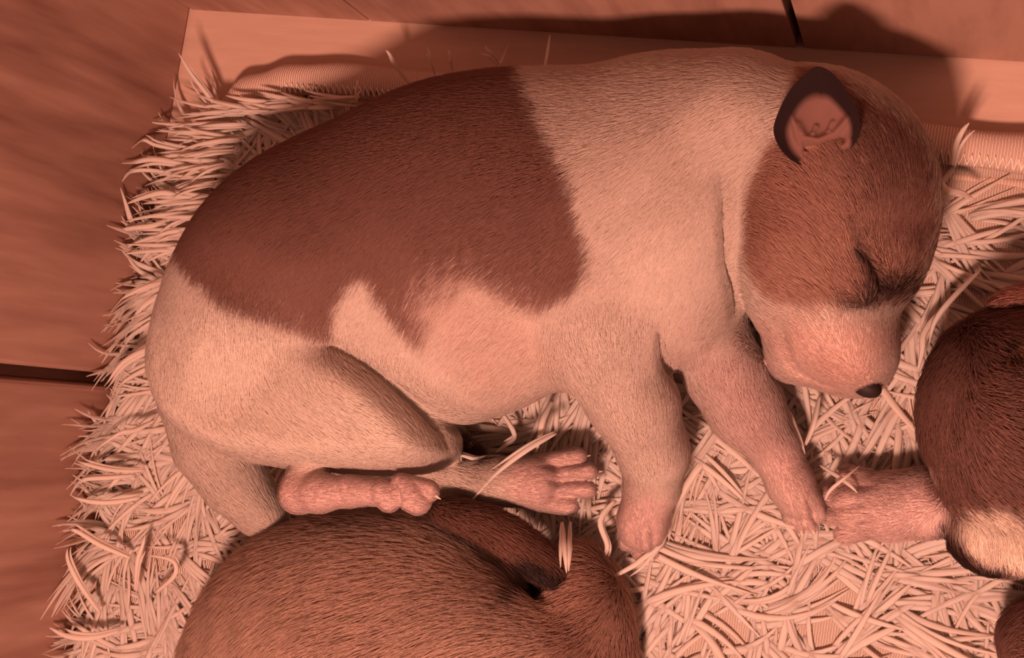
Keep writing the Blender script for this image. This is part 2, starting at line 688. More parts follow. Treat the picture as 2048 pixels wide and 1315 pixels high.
corner = W(385, 20)
X0, Y0 = corner[0], corner[1]
XR, YB = 18.0, -17.0
WH = 24.0
V, F = [], []
box(X0-2, XR+2, YB-2, Y0+2, -.6, 0, V, F)
floor = tag(mesh_obj('floor', V, F, M_floor, smooth=False), kind='structure')
jT = [W(740, 45)[0], W(1601, 100)[0]]
V, F = [], []
xs = [X0, jT[0], jT[1], XR+1]
gap = [.035, .035, .10, 0]
for i in range(3):
    box(xs[i]+(gap[i] if i else .0), xs[i+1]-gap[i+1], Y0+.0, Y0+1.6, .01+.01*i, WH, V, F)
wt = mesh_obj('wall_back', V, F, M_wallT, smooth=False)
tag(wt, kind='structure'); bevel(wt, .0003)
V, F = [], []
box(X0-1.6, XR+1, Y0+1.65, Y0+2.2, 0, WH, V, F)
tag(mesh_obj('gap_shade_sheet', V, F, M_void, smooth=False), kind='structure')  # near-black sheet behind the boards, its colour stands for shade in the gaps
jL = W(282, 768)[1]
ys = [Y0+1.6, jL, YB-1]
V, F = [], []
box(X0-1.6, X0-.03, ys[1]+.18, ys[0], .05, WH, V, F)
box(X0-1.7, X0-.10, ys[2], ys[1]-.18, .05, WH, V, F)
wl = mesh_obj('wall_left', V, F, M_wallL, smooth=False)
tag(wl, kind='structure'); bevel(wl, .0012)
V, F = [], []
box(X0-1.6, X0-.95, ys[1]-.17, ys[1]+.12, .02, WH, V, F)
tag(mesh_obj('trim_2', V, F, M_wallL, smooth=False), kind='structure')

# ------------------------------------------------------------------ puppy A (white with brown patches, asleep on its side)
lo = W(250, 650, 0); lo[1] = W(600, 1150, 0)[1]; lo[2] = .1
lo[0] = X0 + .1
A = Body((lo[0], lo[1], .1), (W(1920, 400, 0)[0]+.4, Y0-.2, 7.2), .07)
A.puff([(345, 700, 3), (345, 620, 3), (372, 545, 3), (408, 490, 3), (480, 400, 3), (580, 315, 3), (710, 240, 3), (850, 190, 3), (1000, 165, 3), (1150, 148, 3),
        (1300, 130, 3), (1420, 125, 3), (1520, 140, 3), (1580, 220, 3), (1560, 400, 3), (1510, 560, 3), (1440, 680, 3), (1330, 740, 3),
        (1230, 772, 3), (1140, 776, 3), (1080, 776, 3), (1000, 792, 3), (890, 835, 3), (800, 850, 3), (650, 870, 3), (480, 880, 3), (400, 850, 3), (360, 780, 3)],
       300, 2.75, k=.5)
A.ell(620, 520, 3.3, 240, 190, 2.7, ang=30, k=1.0)       # rump
A.ell(980, 420, 3.3, 330, 240, 2.75, ang=8, k=1.0)       # rib cage
A.ell(1330, 400, 3.2, 200, 250, 2.5, ang=0, k=1.0)       # shoulders and neck
A.ell(880, 700, 2.8, 210, 120, 2.3, ang=0, k=.8)         # belly
# thigh of the upper hind leg
A.puff([(354, 700, 2.8), (358, 780, 2.9), (402, 855, 3.0), (500, 910, 3.0), (620, 930, 3.1), (740, 940, 3.1), (830, 940, 3.1), (880, 927, 3.3), (896, 893, 3.5), (866, 838, 3.8),
        (808, 764, 4.0), (733, 690, 3.8), (655, 642, 3.2), (570, 600, 2.5), (470, 560, 2.3), (390, 600, 2.6)], 60, 2.05, k=.32)
# tail
A.chain([(392, 800, 3.0, 68), (425, 890, 2.7, 64), (470, 962, 2.4, 54), (520, 1022, 2.1, 38), (558, 1070, 1.8, 22)], k=.5)
# lower hind leg and paw
A.chain([(820, 900, 2.0, 44), (900, 948, 1.9, 34), (985, 962, 1.9, 42), (1070, 965, 1.8, 52)], k=.2)
# upper hind foot: hock and toes, resting on the brown puppy
A.chain([(620, 935, 4.0, 40), (598, 985, 4.1, 37), (640, 985, 4.4, 35), (700, 982, 4.5, 27), (770, 984, 4.5, 26)], k=.2)
# upper foreleg
A.ell(1215, 640, 3.9, 115, 130, 1.6, ang=-20, k=.7)
A.chain([(1215, 700, 3.8, 98), (1265, 800, 3.3, 82), (1305, 900, 2.6, 62), (1305, 970, 2.1, 48), (1285, 1040, 1.7, 44), (1285, 1060, 1.6, 42)], k=.3)
# lower foreleg
A.chain([(1400, 640, 2.6, 80), (1450, 740, 2.1, 74), (1492, 815, 1.8, 70), (1548, 895, 1.5, 46), (1580, 965, 1.4, 42), (1598, 1000, 1.3, 40)], k=.25)
A.ell(1500, 260, 3.6, 150, 130, 2.1, ang=0, k=.8)
A.chain([(850, 850, 1.6, 34), (900, 885, 1.3, 30), (950, 915, 1.1, 22)], k=.2)
# head
A.puff([(1470, 250, 3.4), (1500, 190, 3.4), (1570, 150, 3.4), (1650, 145, 3.4), (1725, 165, 3.3), (1785, 210, 3.3), (1835, 280, 3.3), (1860, 350, 3.3), (1872, 420, 3.3), (1860, 500, 3.2),
        (1825, 575, 3.1), (1795, 625, 2.9), (1790, 690, 2.6), (1775, 740, 2.4), (1745, 778, 2.3), (1700, 785, 2.3), (1640, 772, 2.3), (1590, 752, 2.4), (1560, 720, 2.6),
        (1538, 680, 2.8), (1508, 630, 3.0), (1485, 560, 3.2), (1468, 480, 3.3), (1462, 380, 3.4)], 190, 2.45, k=.18)
A.ell(1690, 380, 3.7, 165, 185, 2.25, ang=0, k=.5)
A.ell(1600, 500, 3.6, 90, 110, 1.9, ang=0, k=.5)         # cheek
A.ell(1690, 700, 2.9, 95, 75, 1.55, ang=-20, k=.5)       # muzzle
A.ell(1600, 700, 2.4, 60, 65, 1.3, ang=-20, k=.3)        # lower jaw
A.ell(1775, 520, 4.0, 60, 60, 1.2, ang=0, k=.5)          # brow
A.ell(1680, 560, 4.3, 60, 60, 1.0, ang=0, k=.5)          # cheek below eye
A.blur(1)
# creases
A.groove([(1448, 330), (1450, 420), (1455, 510), (1470, 570), (1475, 620)], 6, 0.0, k=.14)
A.groove([(1568, 655), (1575, 700), (1585, 735), (1620, 760), (1670, 778)], 8, -.02, k=.14)
A.groove([(1703, 490), (1722, 520), (1742, 555), (1753, 600)], 10, 0.0, k=.22)
A.groove([(1690, 480), (1708, 530), (1722, 575), (1728, 600)], 13, -.05, k=.2, op='u')
A.groove([(660, 680), (720, 715), (780, 765), (830, 815), (870, 860), (900, 900)], 7, .0, k=.2)
A.groove([(1325, 650), (1335, 720), (1352, 780), (1370, 830)], 10, 0, k=.2)
A.floor(.35)
A.blur(1)
# toes and the creases between them
for a, b in (((1085, 930), (1155, 912)), ((1095, 952), (1178, 942)), ((1095, 978), (1175, 978)), ((1080, 1000), (1140, 1012))):
    A.chain([(*a, 1.75, 20), (*b, 1.6, 16)], k=.10)
A.chain([(765, 985, 4.6, 25), (778, 1000, 4.6, 22)], k=.06)
A.chain([(805, 985, 4.65, 26), (835, 1000, 4.6, 27)], k=.05)
A.chain([(800, 968, 4.6, 20), (856, 982, 4.55, 21)], k=.06)
for a, b in (((1258, 1050), (1252, 1085)), ((1272, 1070), (1278, 1105)), ((1295, 1070), (1303, 1103)), ((1308, 1050), (1317, 1080))):
    A.chain([(*a, 1.5, 17), (*b, 1.3, 14)], k=.08)
for a, b in (((1575, 1000), (1580, 1035)), ((1590, 1010), (1600, 1052)), ((1610, 1010), (1622, 1050)), ((1625, 995), (1640, 1030))):
    A.chain([(*a, 1.3, 15), (*b, 1.15, 13)], k=.07)
A.groove([(780, 960), (790, 978), (797, 1000), (795, 1022)], 7, .0, k=.06)
A.groove([(828, 965), (846, 978), (852, 995)], 4, -.02, k=.06)
for q in (((1085, 932), (1168, 926)), ((1095, 962), (1184, 960)), ((1085, 990), (1170, 996)), ((1262, 1055), (1264, 1108)), ((1285, 1060), (1290, 1116)), ((1306, 1050), (1311, 1105)),
          ((1580, 1000), (1588, 1056)), ((1598, 1000), (1611, 1062)), ((1616, 995), (1634, 1048))):
    A.groove([q[0], ((q[0][0]+q[1][0])/2+1, (q[0][1]+q[1][1])/2-1), q[1]], 5.5, -.02, k=.09)
VA, QA = A.mesh()

WHITE = (.69, .62, .56)
PINK = (.64, .49, .47)
BROWN = (.25, .14, .115)
pA = Paint(A, WHITE)
pA.patch([(372, 470), (330, 400), (420, 300), (540, 230), (690, 150), (850, 110), (1000, 90), (1046, 110), (1055, 160), (1075, 200), (1110, 280), (1150, 350), (1165, 430), (1185, 500), (1165, 560),
          (1110, 600), (1070, 618), (1010, 592), (950, 560), (925, 600), (880, 645), (850, 685), (810, 655), (765, 600), (735, 550), (700, 570), (672, 620), (668, 678), (600, 655),
          (520, 630), (450, 605), (410, 565)], BROWN, .13)
HB = (.40, .24, .19)
pA.patch([(1605, 170), (1565, 265), (1538, 330), (1510, 400), (1505, 500), (1520, 570), (1560, 605), (1620, 625), (1660, 616), (1720, 624), (1775, 628), (1815, 606), (1838, 555),
          (1862, 490), (1864, 430), (1858, 350), (1830, 290), (1785, 240), (1720, 195), (1690, 160), (1620, 140)], HB, .10)
pA.patch([(1700, 200), (1850, 300), (1870, 420), (1830, 540), (1770, 500), (1730, 430), (1700, 320)], (.17, .09, .075), .6, .8)
pA.patch([(330, 640), (450, 640), (640, 700), (780, 790), (860, 880), (830, 940), (620, 940), (420, 880), (320, 780)], (.86, .80, .72), .5, .8)  # thigh: creamier fur, plus lamp brightness put into the coat colour
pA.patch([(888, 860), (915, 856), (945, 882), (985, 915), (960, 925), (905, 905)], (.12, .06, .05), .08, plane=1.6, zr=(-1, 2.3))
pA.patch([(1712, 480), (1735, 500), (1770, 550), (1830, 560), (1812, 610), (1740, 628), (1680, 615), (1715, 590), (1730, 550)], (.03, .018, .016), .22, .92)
pA.patch([(1560, 520), (1620, 480), (1690, 500), (1700, 560), (1640, 600), (1570, 590)], (.50, .33, .27), .4, .6)
pA.patch([(1640, 640), (1580, 640), (1535, 680), (1570, 740), (1640, 790), (1720, 800), (1780, 750), (1800, 680), (1740, 650)], (.70, .52, .47), .4, .8)
pA.patch([(1640, 720), (1680, 715), (1740, 745), (1720, 765), (1660, 765), (1630, 745)], (.55, .36, .32), .3, .5)
pA.patch([(545, 955), (560, 1070), (700, 1060), (890, 1060), (920, 980), (860, 940), (700, 948)], PINK, .25, .9, plane=4.5, zr=(3.2, 5.6))
for q in ([(1010, 900), (1010, 1020), (1100, 1050), (1220, 1030), (1210, 890), (1100, 880)],
          [(1210, 950), (1200, 1130), (1340, 1130), (1335, 1000), (1270, 985)],
          [(1380, 700), (1400, 850), (1500, 960), (1560, 1080), (1680, 1070), (1640, 920), (1590, 800), (1520, 700)],
          [(850, 600), (950, 560), (1080, 640), (1090, 740), (1000, 790), (900, 720)]):
    pA.patch(q, PINK if q[0][0] != 850 else (.70, .57, .51), .5 if q[0][0] == 850 else (.8 if q[0][0] == 1380 else .35), .9)
M_skin = attr_mat('puppy_skin', .6, .25, .2, 700)
M_fur = attr_mat('puppy_hair', .6, .15)
_nt = M_fur.node_tree
_a = nd(_nt, 'ShaderNodeAttribute', attribute_name='nrm')
_g = nd(_nt, 'ShaderNodeNewGeometry')
_m = nd(_nt, 'ShaderNodeMix', data_type='VECTOR')
_m.inputs['Factor'].default_value = .28
_nt.links.new(_a.outputs['Vector'], _m.inputs[4]); _nt.links.new(_g.outputs['Normal'], _m.inputs[5])
_v = nd(_nt, 'ShaderNodeVectorMath', operation='NORMALIZE')
_nt.links.new(_m.outputs[1], _v.inputs[0]); _nt.links.new(_v.outputs[0], _nt.nodes['Principled BSDF'].inputs['Normal'])
_t = nd(_nt, 'ShaderNodeBsdfTranslucent')
_c = nd(_nt, 'ShaderNodeAttribute', attribute_name='col')
_nt.links.new(_c.outputs['Color'], _t.inputs['Color'])
_x = nd(_nt, 'ShaderNodeMixShader')
_x.inputs[0].default_value = .35
_nt.links.new(_nt.nodes['Principled BSDF'].outputs[0], _x.inputs[1]); _nt.links.new(_t.outputs[0], _x.inputs[2])
_nt.links.new(_x.outputs[0], _nt.nodes['Material Output'].inputs['Surface'])
orgA = W(950, 560, 0)
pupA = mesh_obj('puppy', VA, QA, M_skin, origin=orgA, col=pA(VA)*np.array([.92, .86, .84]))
tag(pupA, 'white puppy with brown back and face asleep on its side, the only whole one', 'puppy')

flowA = [(400, 520, -30, 60), (500, 350, -60, 40), (800, 250, -80, 10), (1100, 250, -80, 20), (1300, 180, -80, 10), (1500, 140, -90, 0), (1000, 450, -80, 50), (700, 450, -70, 60), (850, 620, -40, 70),
         (500, 700, -10, 80), (400, 780, 10, 80), (600, 850, 60, 50), (750, 850, 80, 40), (850, 910, 80, 30), (450, 950, 50, 60), (540, 1040, 50, 60),
         (700, 600, -30, 70), (1000, 700, -60, 50), (1250, 500, -60, 60), (1400, 350, -50, 60), (1400, 550, -30, 80), (1250, 700, 10, 80), (1290, 850, 20, 80), (1300, 1000, -10, 80),
         (1430, 750, 40, 80), (1500, 850, 50, 80), (1600, 1000, 30, 80), (1000, 960, 80, 0), (1120, 960, 80, 10), (620, 980, 60, 0), (800, 980, 80, 10),
         (1700, 760, -40, -60), (1680, 680, -40, -80), (1620, 560, -60, -70), (1560, 450, -70, -40), (1700, 420, -50, -80), (1790, 480, 0, -90), (1840, 350, -20, -80), (1760, 230, -70, -60), (1500, 300, -60, 50),
         (1480, 450, -40, 70), (1520, 620, -40, -20), (1760, 620, -30, -80)]
pawsA = [np.array([W(*p)[:2] for p in q]) for q in ([(1040, 880, 1.5), (1040, 1040, 1.5), (1220, 1060, 1.5), (1220, 870, 1.5)], [(1200, 1000, 1.5), (1200, 1150, 1.5), (1360, 1150, 1.5), (1360, 1000, 1.5)],
                                                     [(1500, 930, 1.5), (1540, 1100, 1.5), (1700, 1080, 1.5), (1640, 900, 1.5)], [(540, 940, 4.4), (540, 1060, 4.4), (900, 1060, 4.4), (900, 950, 4.4)],
                                                     [(1600, 650, 3), (1550, 800, 2.5), (1800, 820, 2.5), (1820, 660, 3)])]


earQ = np.array([W(x_, y_, 5.6)[:2] for x_, y_ in ((1590, 320), (1552, 270), (1580, 185), (1636, 145), (1690, 185), (1714, 250), (1695, 300), (1640, 330))])


def lenA(P):
    L = np.ones(len(P))
    for i, q in enumerate(pawsA):
        d = poly_sd(q, P[:, 0], P[:, 1])
        if i == 3: d = np.where(P[:, 2] > 3.6, d, 9)
        L = np.minimum(L, np.clip((.7 if i == 4 else .5) + d*.6, .5, 1))
    d = poly_sd(earQ, P[:, 0], P[:, 1])
    return np.where((d < -.02) & (P[:, 2] > 3), .12, L)


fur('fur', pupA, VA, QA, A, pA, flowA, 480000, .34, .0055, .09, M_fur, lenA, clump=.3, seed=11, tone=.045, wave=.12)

# ------------------------------------------------------------------ parts of puppy A: ear, nose, claws
M_dark = flat_mat('nose_leather', (.022, .013, .012), .6, .25)
M_claw = flat_mat('claw_horn', (.75, .62, .5), .4, .4)


def seg_d(p, a, b):
    e = b[:2]-a[:2]
    t = min(max(float((p[:2]-a[:2]) @ e)/float(e @ e), 0), 1)
    return float(np.linalg.norm(p[:2]-a[:2]-e*t))


RIDGES = [([W(*q, 5.6) for q in ln], am, wd) for ln, am, wd in (
    ([(1600, 262), (1612, 285), (1640, 290), (1672, 276), (1700, 250)], .12, .09), ([(1612, 302), (1645, 304), (1685, 290)], -.16, .07), ([(1590, 250), (1598, 285), (1615, 312)], .10, .06),
    ([(1630, 275), (1636, 262)], .08, .05), ([(1660, 270), (1668, 255)], .07, .05))]


def ear(name, parent, rim, centre, rings=34, seg=126, black=(.02, .012, .012), pinkc=(.18, .10, .085), bowl=1.0, band=None, lines=True, thick=.001):
    """cupped flap: rim points (px,py,z) closed, centre (px,py,z)"""
    R = catmull([W(*p) for p in rim], max(2, seg//len(rim)), True)
    c = W(*centre)
    n = len(R)
    V = [c]; col = [pinkc]
    for i in range(1, rings+1):
        t = i / rings
        for j in range(n):
            p = c + (R[j]-c)*t
            p[2] = c[2] + (R[j][2]-c[2])*(t**2.2)*bowl
            b = band(j/n) if band else .25
            if lines:
                d = math.sin(j/n*2*math.pi*2+1)*.06*t*math.sin(t*7)
                p[2] += d
            for ln, am, wd in RIDGES:
                dd = min(seg_d(p, ln[q], ln[q+1]) for q in range(len(ln)-1))
                p[2] += am*math.exp(-(dd/wd)**2)*(1-t**6)
            w = min(max((t-(1-b))/.13+.5, 0), 1) if b > 0 else 0
            V.append(p)
            col.append(tuple(np.array(pinkc)*(1-w)+np.array(black)*w))
    F = [(0, 1+j, 1+(j+1) % n) for j in range(n)]
    for i in range(rings-1):
        for j in range(n):
            F.append((1+i*n+j, 1+(i+1)*n+j, 1+(i+1)*n+(j+1) % n, 1+i*n+(j+1) % n))
    # back side
    m = len(V)
    Vb = []
    for i, v in enumerate(V):
        t = 0 if i == 0 else ((i-1)//n+1)/rings
        q = np.array(v) - np.array([0, 0, .14*(1-t**4)+.02])
        Vb.append(q)
    V2 = list(V) + Vb
    F2 = list(F) + [tuple(m+k for k in f[::-1]) for f in F]
    e = 1+(rings-1)*n
    for j in range(n):
        F2.append((e+j, m+e+j, m+e+(j+1) % n, e+(j+1) % n))
    return mesh_obj(name, V2, F2, M_ear, origin=c, parent=parent, col=np.array(col+[black]*len(Vb))), np.array(V), R


M_ear = attr_mat('ear_skin', .9, .04, .35, 500)
rimA = []
for x_, y_, dz in [(1592, 326, .12), (1562, 300, .3), (1547, 262, .55), (1557, 222, .8), (1580, 178, 1.0), (1612, 145, 1.15), (1636, 133, 1.2), (1665, 147, 1.1), (1695, 185, .9),
                   (1716, 225, .65), (1719, 262, .45), (1706, 290, .3), (1670, 322, .1), (1630, 335, .06)]:
    h0 = A.hit(1640, 260)[0][2]
    rimA.append((x_, y_, h0 + dz*.75))
h0 = A.hit(1640, 260)[0][2]


def bandA(f):
    a = f * 14
    return float(np.interp(a, [0, 1.5, 3, 4.5, 6, 8, 9.5, 10.6, 11.3, 13.2, 14], [.16, .26, .30, .34, .42, .34, .26, .2, 0, 0, .16]))


earA, EV, ER = ear('ear', pupA, rimA, (1645, 262, h0+.13), band=bandA)
nz = A.hit(1732, 776)[0]
blob('nose', nz+np.array([0, .03, -.08]), (.33, .22, .25), -12, M_dark, pupA)
nn = A.hit(1722, 783)[0]
V, F = [], []
tube(catmull([A.hit(x, y)[0]+np.array([0, 0, .05]) for x, y in ((1706, 494), (1724, 522), (1743, 558), (1752, 600))], 6), np.interp(np.linspace(0, 1, 19), [0, .5, 1], [.02, .085, .05]), 8, V=V, F=F)
mesh_obj('closed_eyelid', V, F, M_dark, origin=A.hit(1735, 545)[0], parent=pupA)


def claws(parent, L, r=.045):
    for (a, b, z) in L:
        p0 = W(a[0], a[1], z); p1 = W(b[0], b[1], z-.08)
        pm = (p0+p1)/2 + np.array([0, 0, .04])
        V, F = tube(catmull([p0, pm, p1], 4), np.interp(np.linspace(0, 1, 9), [0, .6, 1], [r, r*.7, .008]), 8)
        mesh_obj('claw', V, F, M_claw, origin=p0, parent=parent)


claws(pupA, [((866, 985), (882, 998), 4.6), ((1166, 912), (1182, 910), 1.4), ((1190, 942), (1206, 942), 1.4), ((1186, 980), (1202, 984), 1.4),
             ((1278, 1112), (1279, 1124), 1.35), ((1304, 1110), (1306, 1122), 1.35), ((1602, 1060), (1606, 1072), 1.2), ((1625, 1058), (1630, 1069), 1.2)])

# ------------------------------------------------------------------ puppy B (brown, at the bottom)
yb = W(800, 1315, 0)[1] - 9.5
B = Body((W(330, 1300, 0)[0]-.6, yb, .1), (W(1290, 1200, 0)[0]+.3, W(800, 985, 0)[1]+.4, 5.4), .08)
B.puff([(385, 1330, 2), (398, 1270, 2), (440, 1195, 2), (500, 1130, 2), (570, 1085, 2), (650, 1060, 2), (760, 1048, 2), (850, 1045, 2), (920, 1072, 2), (980, 1120, 2), (1030, 1180, 2), (1075, 1260, 2),
        (1090, 1400, 2), (1000, 1600, 2), (700, 1650, 2), (450, 1550, 2)], 290, 1.9, k=.4)
B.ell(720, 1330, 2.2, 330, 260, 2.1, ang=0, k=.8)
B.puff([(1080, 1160, 1.4), (1130, 1105, 1.4), (1180, 1098, 1.4), (1222, 1145, 1.4), (1245, 1200, 1.4), (1255, 1260, 1.4), (1250, 1400, 1.4), (1180, 1520, 1.4), (1000, 1500, 1.4), (1020, 1250, 1.4)], 150, 1.3, k=.35)
B.ell(1010, 1290, 2.3, 200, 110, 1.5, ang=-10, k=.6)
B.ell(720, 1680, 2.2, 290, 250, 2.1, k=1.0)
B.groove([(1000, 1100), (1040, 1150), (1065, 1190)], 26, .1, k=.35)
B.floor(.35)
B.blur(1)
VB, QB = B.mesh()
pB = Paint(B, (.50, .36, .29))
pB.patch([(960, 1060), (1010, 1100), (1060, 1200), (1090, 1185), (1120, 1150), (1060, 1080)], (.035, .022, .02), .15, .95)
pB.patch([(1120, 1080), (1200, 1090), (1260, 1200), (1270, 1330), (1150, 1330), (1110, 1200)], (.37, .2, .15), .3, .5)
pupB = mesh_obj('puppy', VB, QB, M_skin, origin=W(760, 1300, 0), col=pB(VB)*.8)
tag(pupB, 'plain brown puppy cut off by the bottom edge, a dark ear folded on its back', 'puppy')
flowB = [(420, 1250, -30, 70), (500, 1180, -50, 55), (600, 1120, -70, 45), (750, 1080, -80, 30), (900, 1100, -80, 20), (700, 1200, -80, 45), (550, 1280, -60, 60), (850, 1250, -80, 30), (1000, 1250, -80, 25),
         (1050, 1220, -70, 50), (1180, 1200, -60, 30), (1230, 1280, -60, 60), (1150, 1130, -70, 20), (1245, 1200, -30, 80), (1020, 1150, -20, 80)]
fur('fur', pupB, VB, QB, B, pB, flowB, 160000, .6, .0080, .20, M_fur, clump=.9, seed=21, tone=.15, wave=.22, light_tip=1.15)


def flap(name, parent, outline, zs, thick, mat, col, ctrl, n, furlen, seed):
    """ear lying flat: thick soft leaf built like the bodies, with its own short fur"""
    P = [(x, y, z) for (x, y), z in zip(outline, zs)]
    Q = np.array([W(*p) for p in P])
    b = Body(Q.min(0)-.8, Q.max(0)+.8, .05)
    b.puff(P, 26, thick, k=.1)
    b.blur(1)
    V_, Q_ = b.mesh()
    pt = Paint(b, col[0])
    for q, c_, f_ in col[1:]:
        pt.patch(q, c_, f_)
    e = mesh_obj(name, V_, Q_, M_skin, origin=Q.mean(0), parent=parent, col=pt(V_)*.8)
    # sub-part fur is parented to the ear: positions relative to the ear's own origin
    class _o: pass
    f = fur('ear_fur', _fake(Q.mean(0)), V_, Q_, b, pt, ctrl, n, furlen, .0085, .25, M_fur, seed=seed, tone=.25, zmin=0, clump=1)
    f.parent = e
    return e, b


class _fake_loc:
    pass


_hold = {}


def _fake(p):
    o = bpy.data.objects.new('holder', None)
    o.location = Vector((np.asarray(p)*.01).tolist())
    _hold.setdefault('x', []).append(o)
    return o


oB = [(865, 1008), (930, 1012), (1000, 1030), (1060, 1065), (1105, 1105), (1122, 1140), (1112, 1160), (1080, 1160), (1040, 1135), (990, 1095), (930, 1058), (880, 1035)]
zB = [2.7, 2.6, 2.5, 2.4, 2.3, 2.3, 2.5, 2.8, 2.9, 3.0, 3.0, 2.9]
earB, EB = flap('ear', pupB, oB, zB, .22, M_skin, [(.20, .105, .08), ([(980, 1100), (1080, 1165), (1125, 1165), (1110, 1140), (1050, 1110)], (.03, .02, .018), .1)],
            [(900, 1030, 80, 30), (1000, 1080, 80, 50), (1090, 1140, 60, 60)], 16000, .4, 31)

# ------------------------------------------------------------------ puppy C (brown and white, at the right edge)
C = Body((W(1630, 900, 0)[0]-.2, W(1900, 1420, 0)[1], .1), (W(2048, 900, 0)[0]+8, W(2048, 560, 0)[1]+.3, 6.4), .08)
C.puff([(1905, 670, 2.6), (1880, 715, 2.6), (1858, 790, 2.6), (1856, 880, 2.5), (1872, 950, 2.4), (1905, 1015, 2.3), (1970, 1050, 2.3), (2080, 1060, 2.4), (2180, 980, 2.6), (2220, 850, 2.6), (2200, 720, 2.6), (2120, 630, 2.6), (2040, 622, 2.6), (1960, 635, 2.6)],
       190, 2.2, k=.4)
C.ell(2060, 830, 3.0, 190, 180, 2.4, k=.6)
C.puff([(1912, 1010, 1.6), (1898, 1060, 1.6), (1906, 1100, 1.6), (1940, 1130, 1.6), (1990, 1142, 1.6), (2060, 1135, 1.6), (2120, 1080, 1.6), (2080, 1010, 1.8), (1990, 990, 1.8)], 70, 1.15, k=.25)
C.ell(2330, 1080, 2.6, 230, 260, 2.4, k=.8)
C.ell(2180, 1300, 1.9, 165, 110, 1.6, k=.5)
# foreleg and paw
C.chain([(1920, 1000, 1.4, 66), (1850, 1005, 1.25, 64), (1780, 1012, 1.2, 62), (1725, 1012, 1.1, 56)], k=.2)
C.groove([(2012, 690), (2010, 710), (2012, 730)], 10, 0, k=.12)
C.floor(.35)
C.blur(1)
for a, b in (((1735, 965), (1692, 950)), ((1715, 990), (1662, 990)), ((1715, 1020), (1664, 1030)), ((1735, 1048), (1690, 1066))):
    C.chain([(*a, 1.15, 24), (*b, 1.0, 18)], k=.09)
C.groove([(1690, 968), (1720, 972), (1745, 972)], 6, -.03, k=.1)
C.groove([(1660, 1016), (1690, 1012), (1730, 1004)], 7, -.03, k=.1)
C.groove([(1690, 1060), (1715, 1042), (1750, 1035)], 7, -.03, k=.1)
VC, QC = C.mesh()
pC = Paint(C, (.22, .125, .105))
pC.patch([(1640, 930), (1640, 1100), (1880, 1100), (1905, 1060), (1895, 1020), (1862, 975), (1848, 925)], (.72, .56, .53), .12, 1)
pC.patch([(1925, 1015), (1925, 1075), (1975, 1115), (2048, 1135), (2100, 1140), (2120, 1040), (2048, 1030), (1985, 1000)], (.84, .74, .64), .15)
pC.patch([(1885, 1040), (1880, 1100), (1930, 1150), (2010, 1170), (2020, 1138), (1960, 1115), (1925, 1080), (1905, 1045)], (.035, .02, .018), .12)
pC.patch([(1998, 690), (2000, 730), (2020, 735), (2025, 700), (2015, 680)], (.02, .01, .01), .1)
pC.patch([(2026, 680), (2048, 670), (2060, 730), (2030, 730)], (.30, .17, .12), .15)  # highlight beside the eye slit, painted into the coat
pupC = mesh_obj('puppy', VC, QC, M_skin, origin=W(2060, 860, 0), col=pC(VC)*.85)
tag(pupC, 'dark brown and white puppy cut off by the right edge, one pink paw stretched out', 'puppy')
pawC = np.array([W(*p)[:2] for p in [(1630, 920, 1.2), (1630, 1110, 1.2), (1870, 1110, 1.2), (1860, 920, 1.2)]])
flowC = [(1880, 750, -20, 80), (1900, 900, 10, 80), (2000, 700, 40, 50), (2020, 900, 60, 20), (1950, 1000, 60, 40), (1980, 1080, -20, 80), (1750, 1010, -80, 0), (1900, 1090, 20, 80), (2100, 1080, 0, 80), (1850, 1000, -80, 0), (2180, 1300, -80, 10), (2000, 800, 80, 10)]
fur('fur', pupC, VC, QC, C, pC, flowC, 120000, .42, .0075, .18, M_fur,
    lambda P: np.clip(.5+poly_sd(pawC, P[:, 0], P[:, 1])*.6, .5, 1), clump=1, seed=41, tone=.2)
oC = [(1985, 606), (2015, 588), (2060, 574), (2120, 570), (2180, 590), (2190, 640), (2120, 655), (2050, 630), (2010, 620)]
flap('ear', pupC, oC, [3.4]*9, .25, M_skin, [(.40, .2, .16), ([(2000, 608), (2060, 605), (2190, 640), (2120, 700), (2040, 660)], (.05, .03, .025), .1)],
     [(2020, 600, -80, 30), (2100, 620, -80, 10)], 5000, .3, 43)
claws(pupC, [((1652, 990), (1638, 989), 1.05), ((1652, 1032), (1638, 1036), 1.05), ((1682, 1070), (1672, 1079), 1.05), ((1682, 946), (1672, 938), 1.1)])
for o in _hold.get('x', []):
    bpy.data.objects.remove(o)

# ------------------------------------------------------------------ the mat
M_back = rib_mat('ribbed_backing', (.66, .53, .44), (.92, .80, .70), 'X', 520, .9)
M_hem = rib_mat('hem_fabric', (.62, .46, .38), (.84, .68, .58), 'X', 460, .7)
M_yarn, nt, b = new_mat('cream_yarn')
b.inputs['Specular IOR Level'].default_value = .15
uvn = nd(nt, 'ShaderNodeUVMap')
mp = nd(nt, 'ShaderNodeMapping'); mp.inputs['Scale'].default_value = (7.0, .30, 1)
ns = nd(nt, 'ShaderNodeTexNoise'); ns.inputs['Scale'].default_value = 3.5; ns.inputs['Detail'].default_value = 3
rp = ramp(nt, [(.3, (.90, .78, .68)), (.65, (.98, .91, .83))])
bp = nd(nt, 'ShaderNodeBump'); bp.inputs['Strength'].default_value = .35; bp.inputs['Distance'].default_value = .0003
b.inputs['Subsurface Weight'].default_value = .5; b.inputs['Subsurface Radius'].default_value = (1, .5, .35); b.inputs['Subsurface Scale'].default_value = .003
nt.links.new(uvn.outputs[0], mp.inputs[0]); nt.links.new(mp.outputs[0], ns.inputs['Vector'])
nt.links.new(ns.outputs['Fac'], rp.inputs[0]); nt.links.new(rp.outputs[0], b.inputs['Base Color'])
nt.links.new(ns.outputs['Fac'], bp.inputs['Height']); nt.links.new(bp.outputs[0], b.inputs['Normal'])
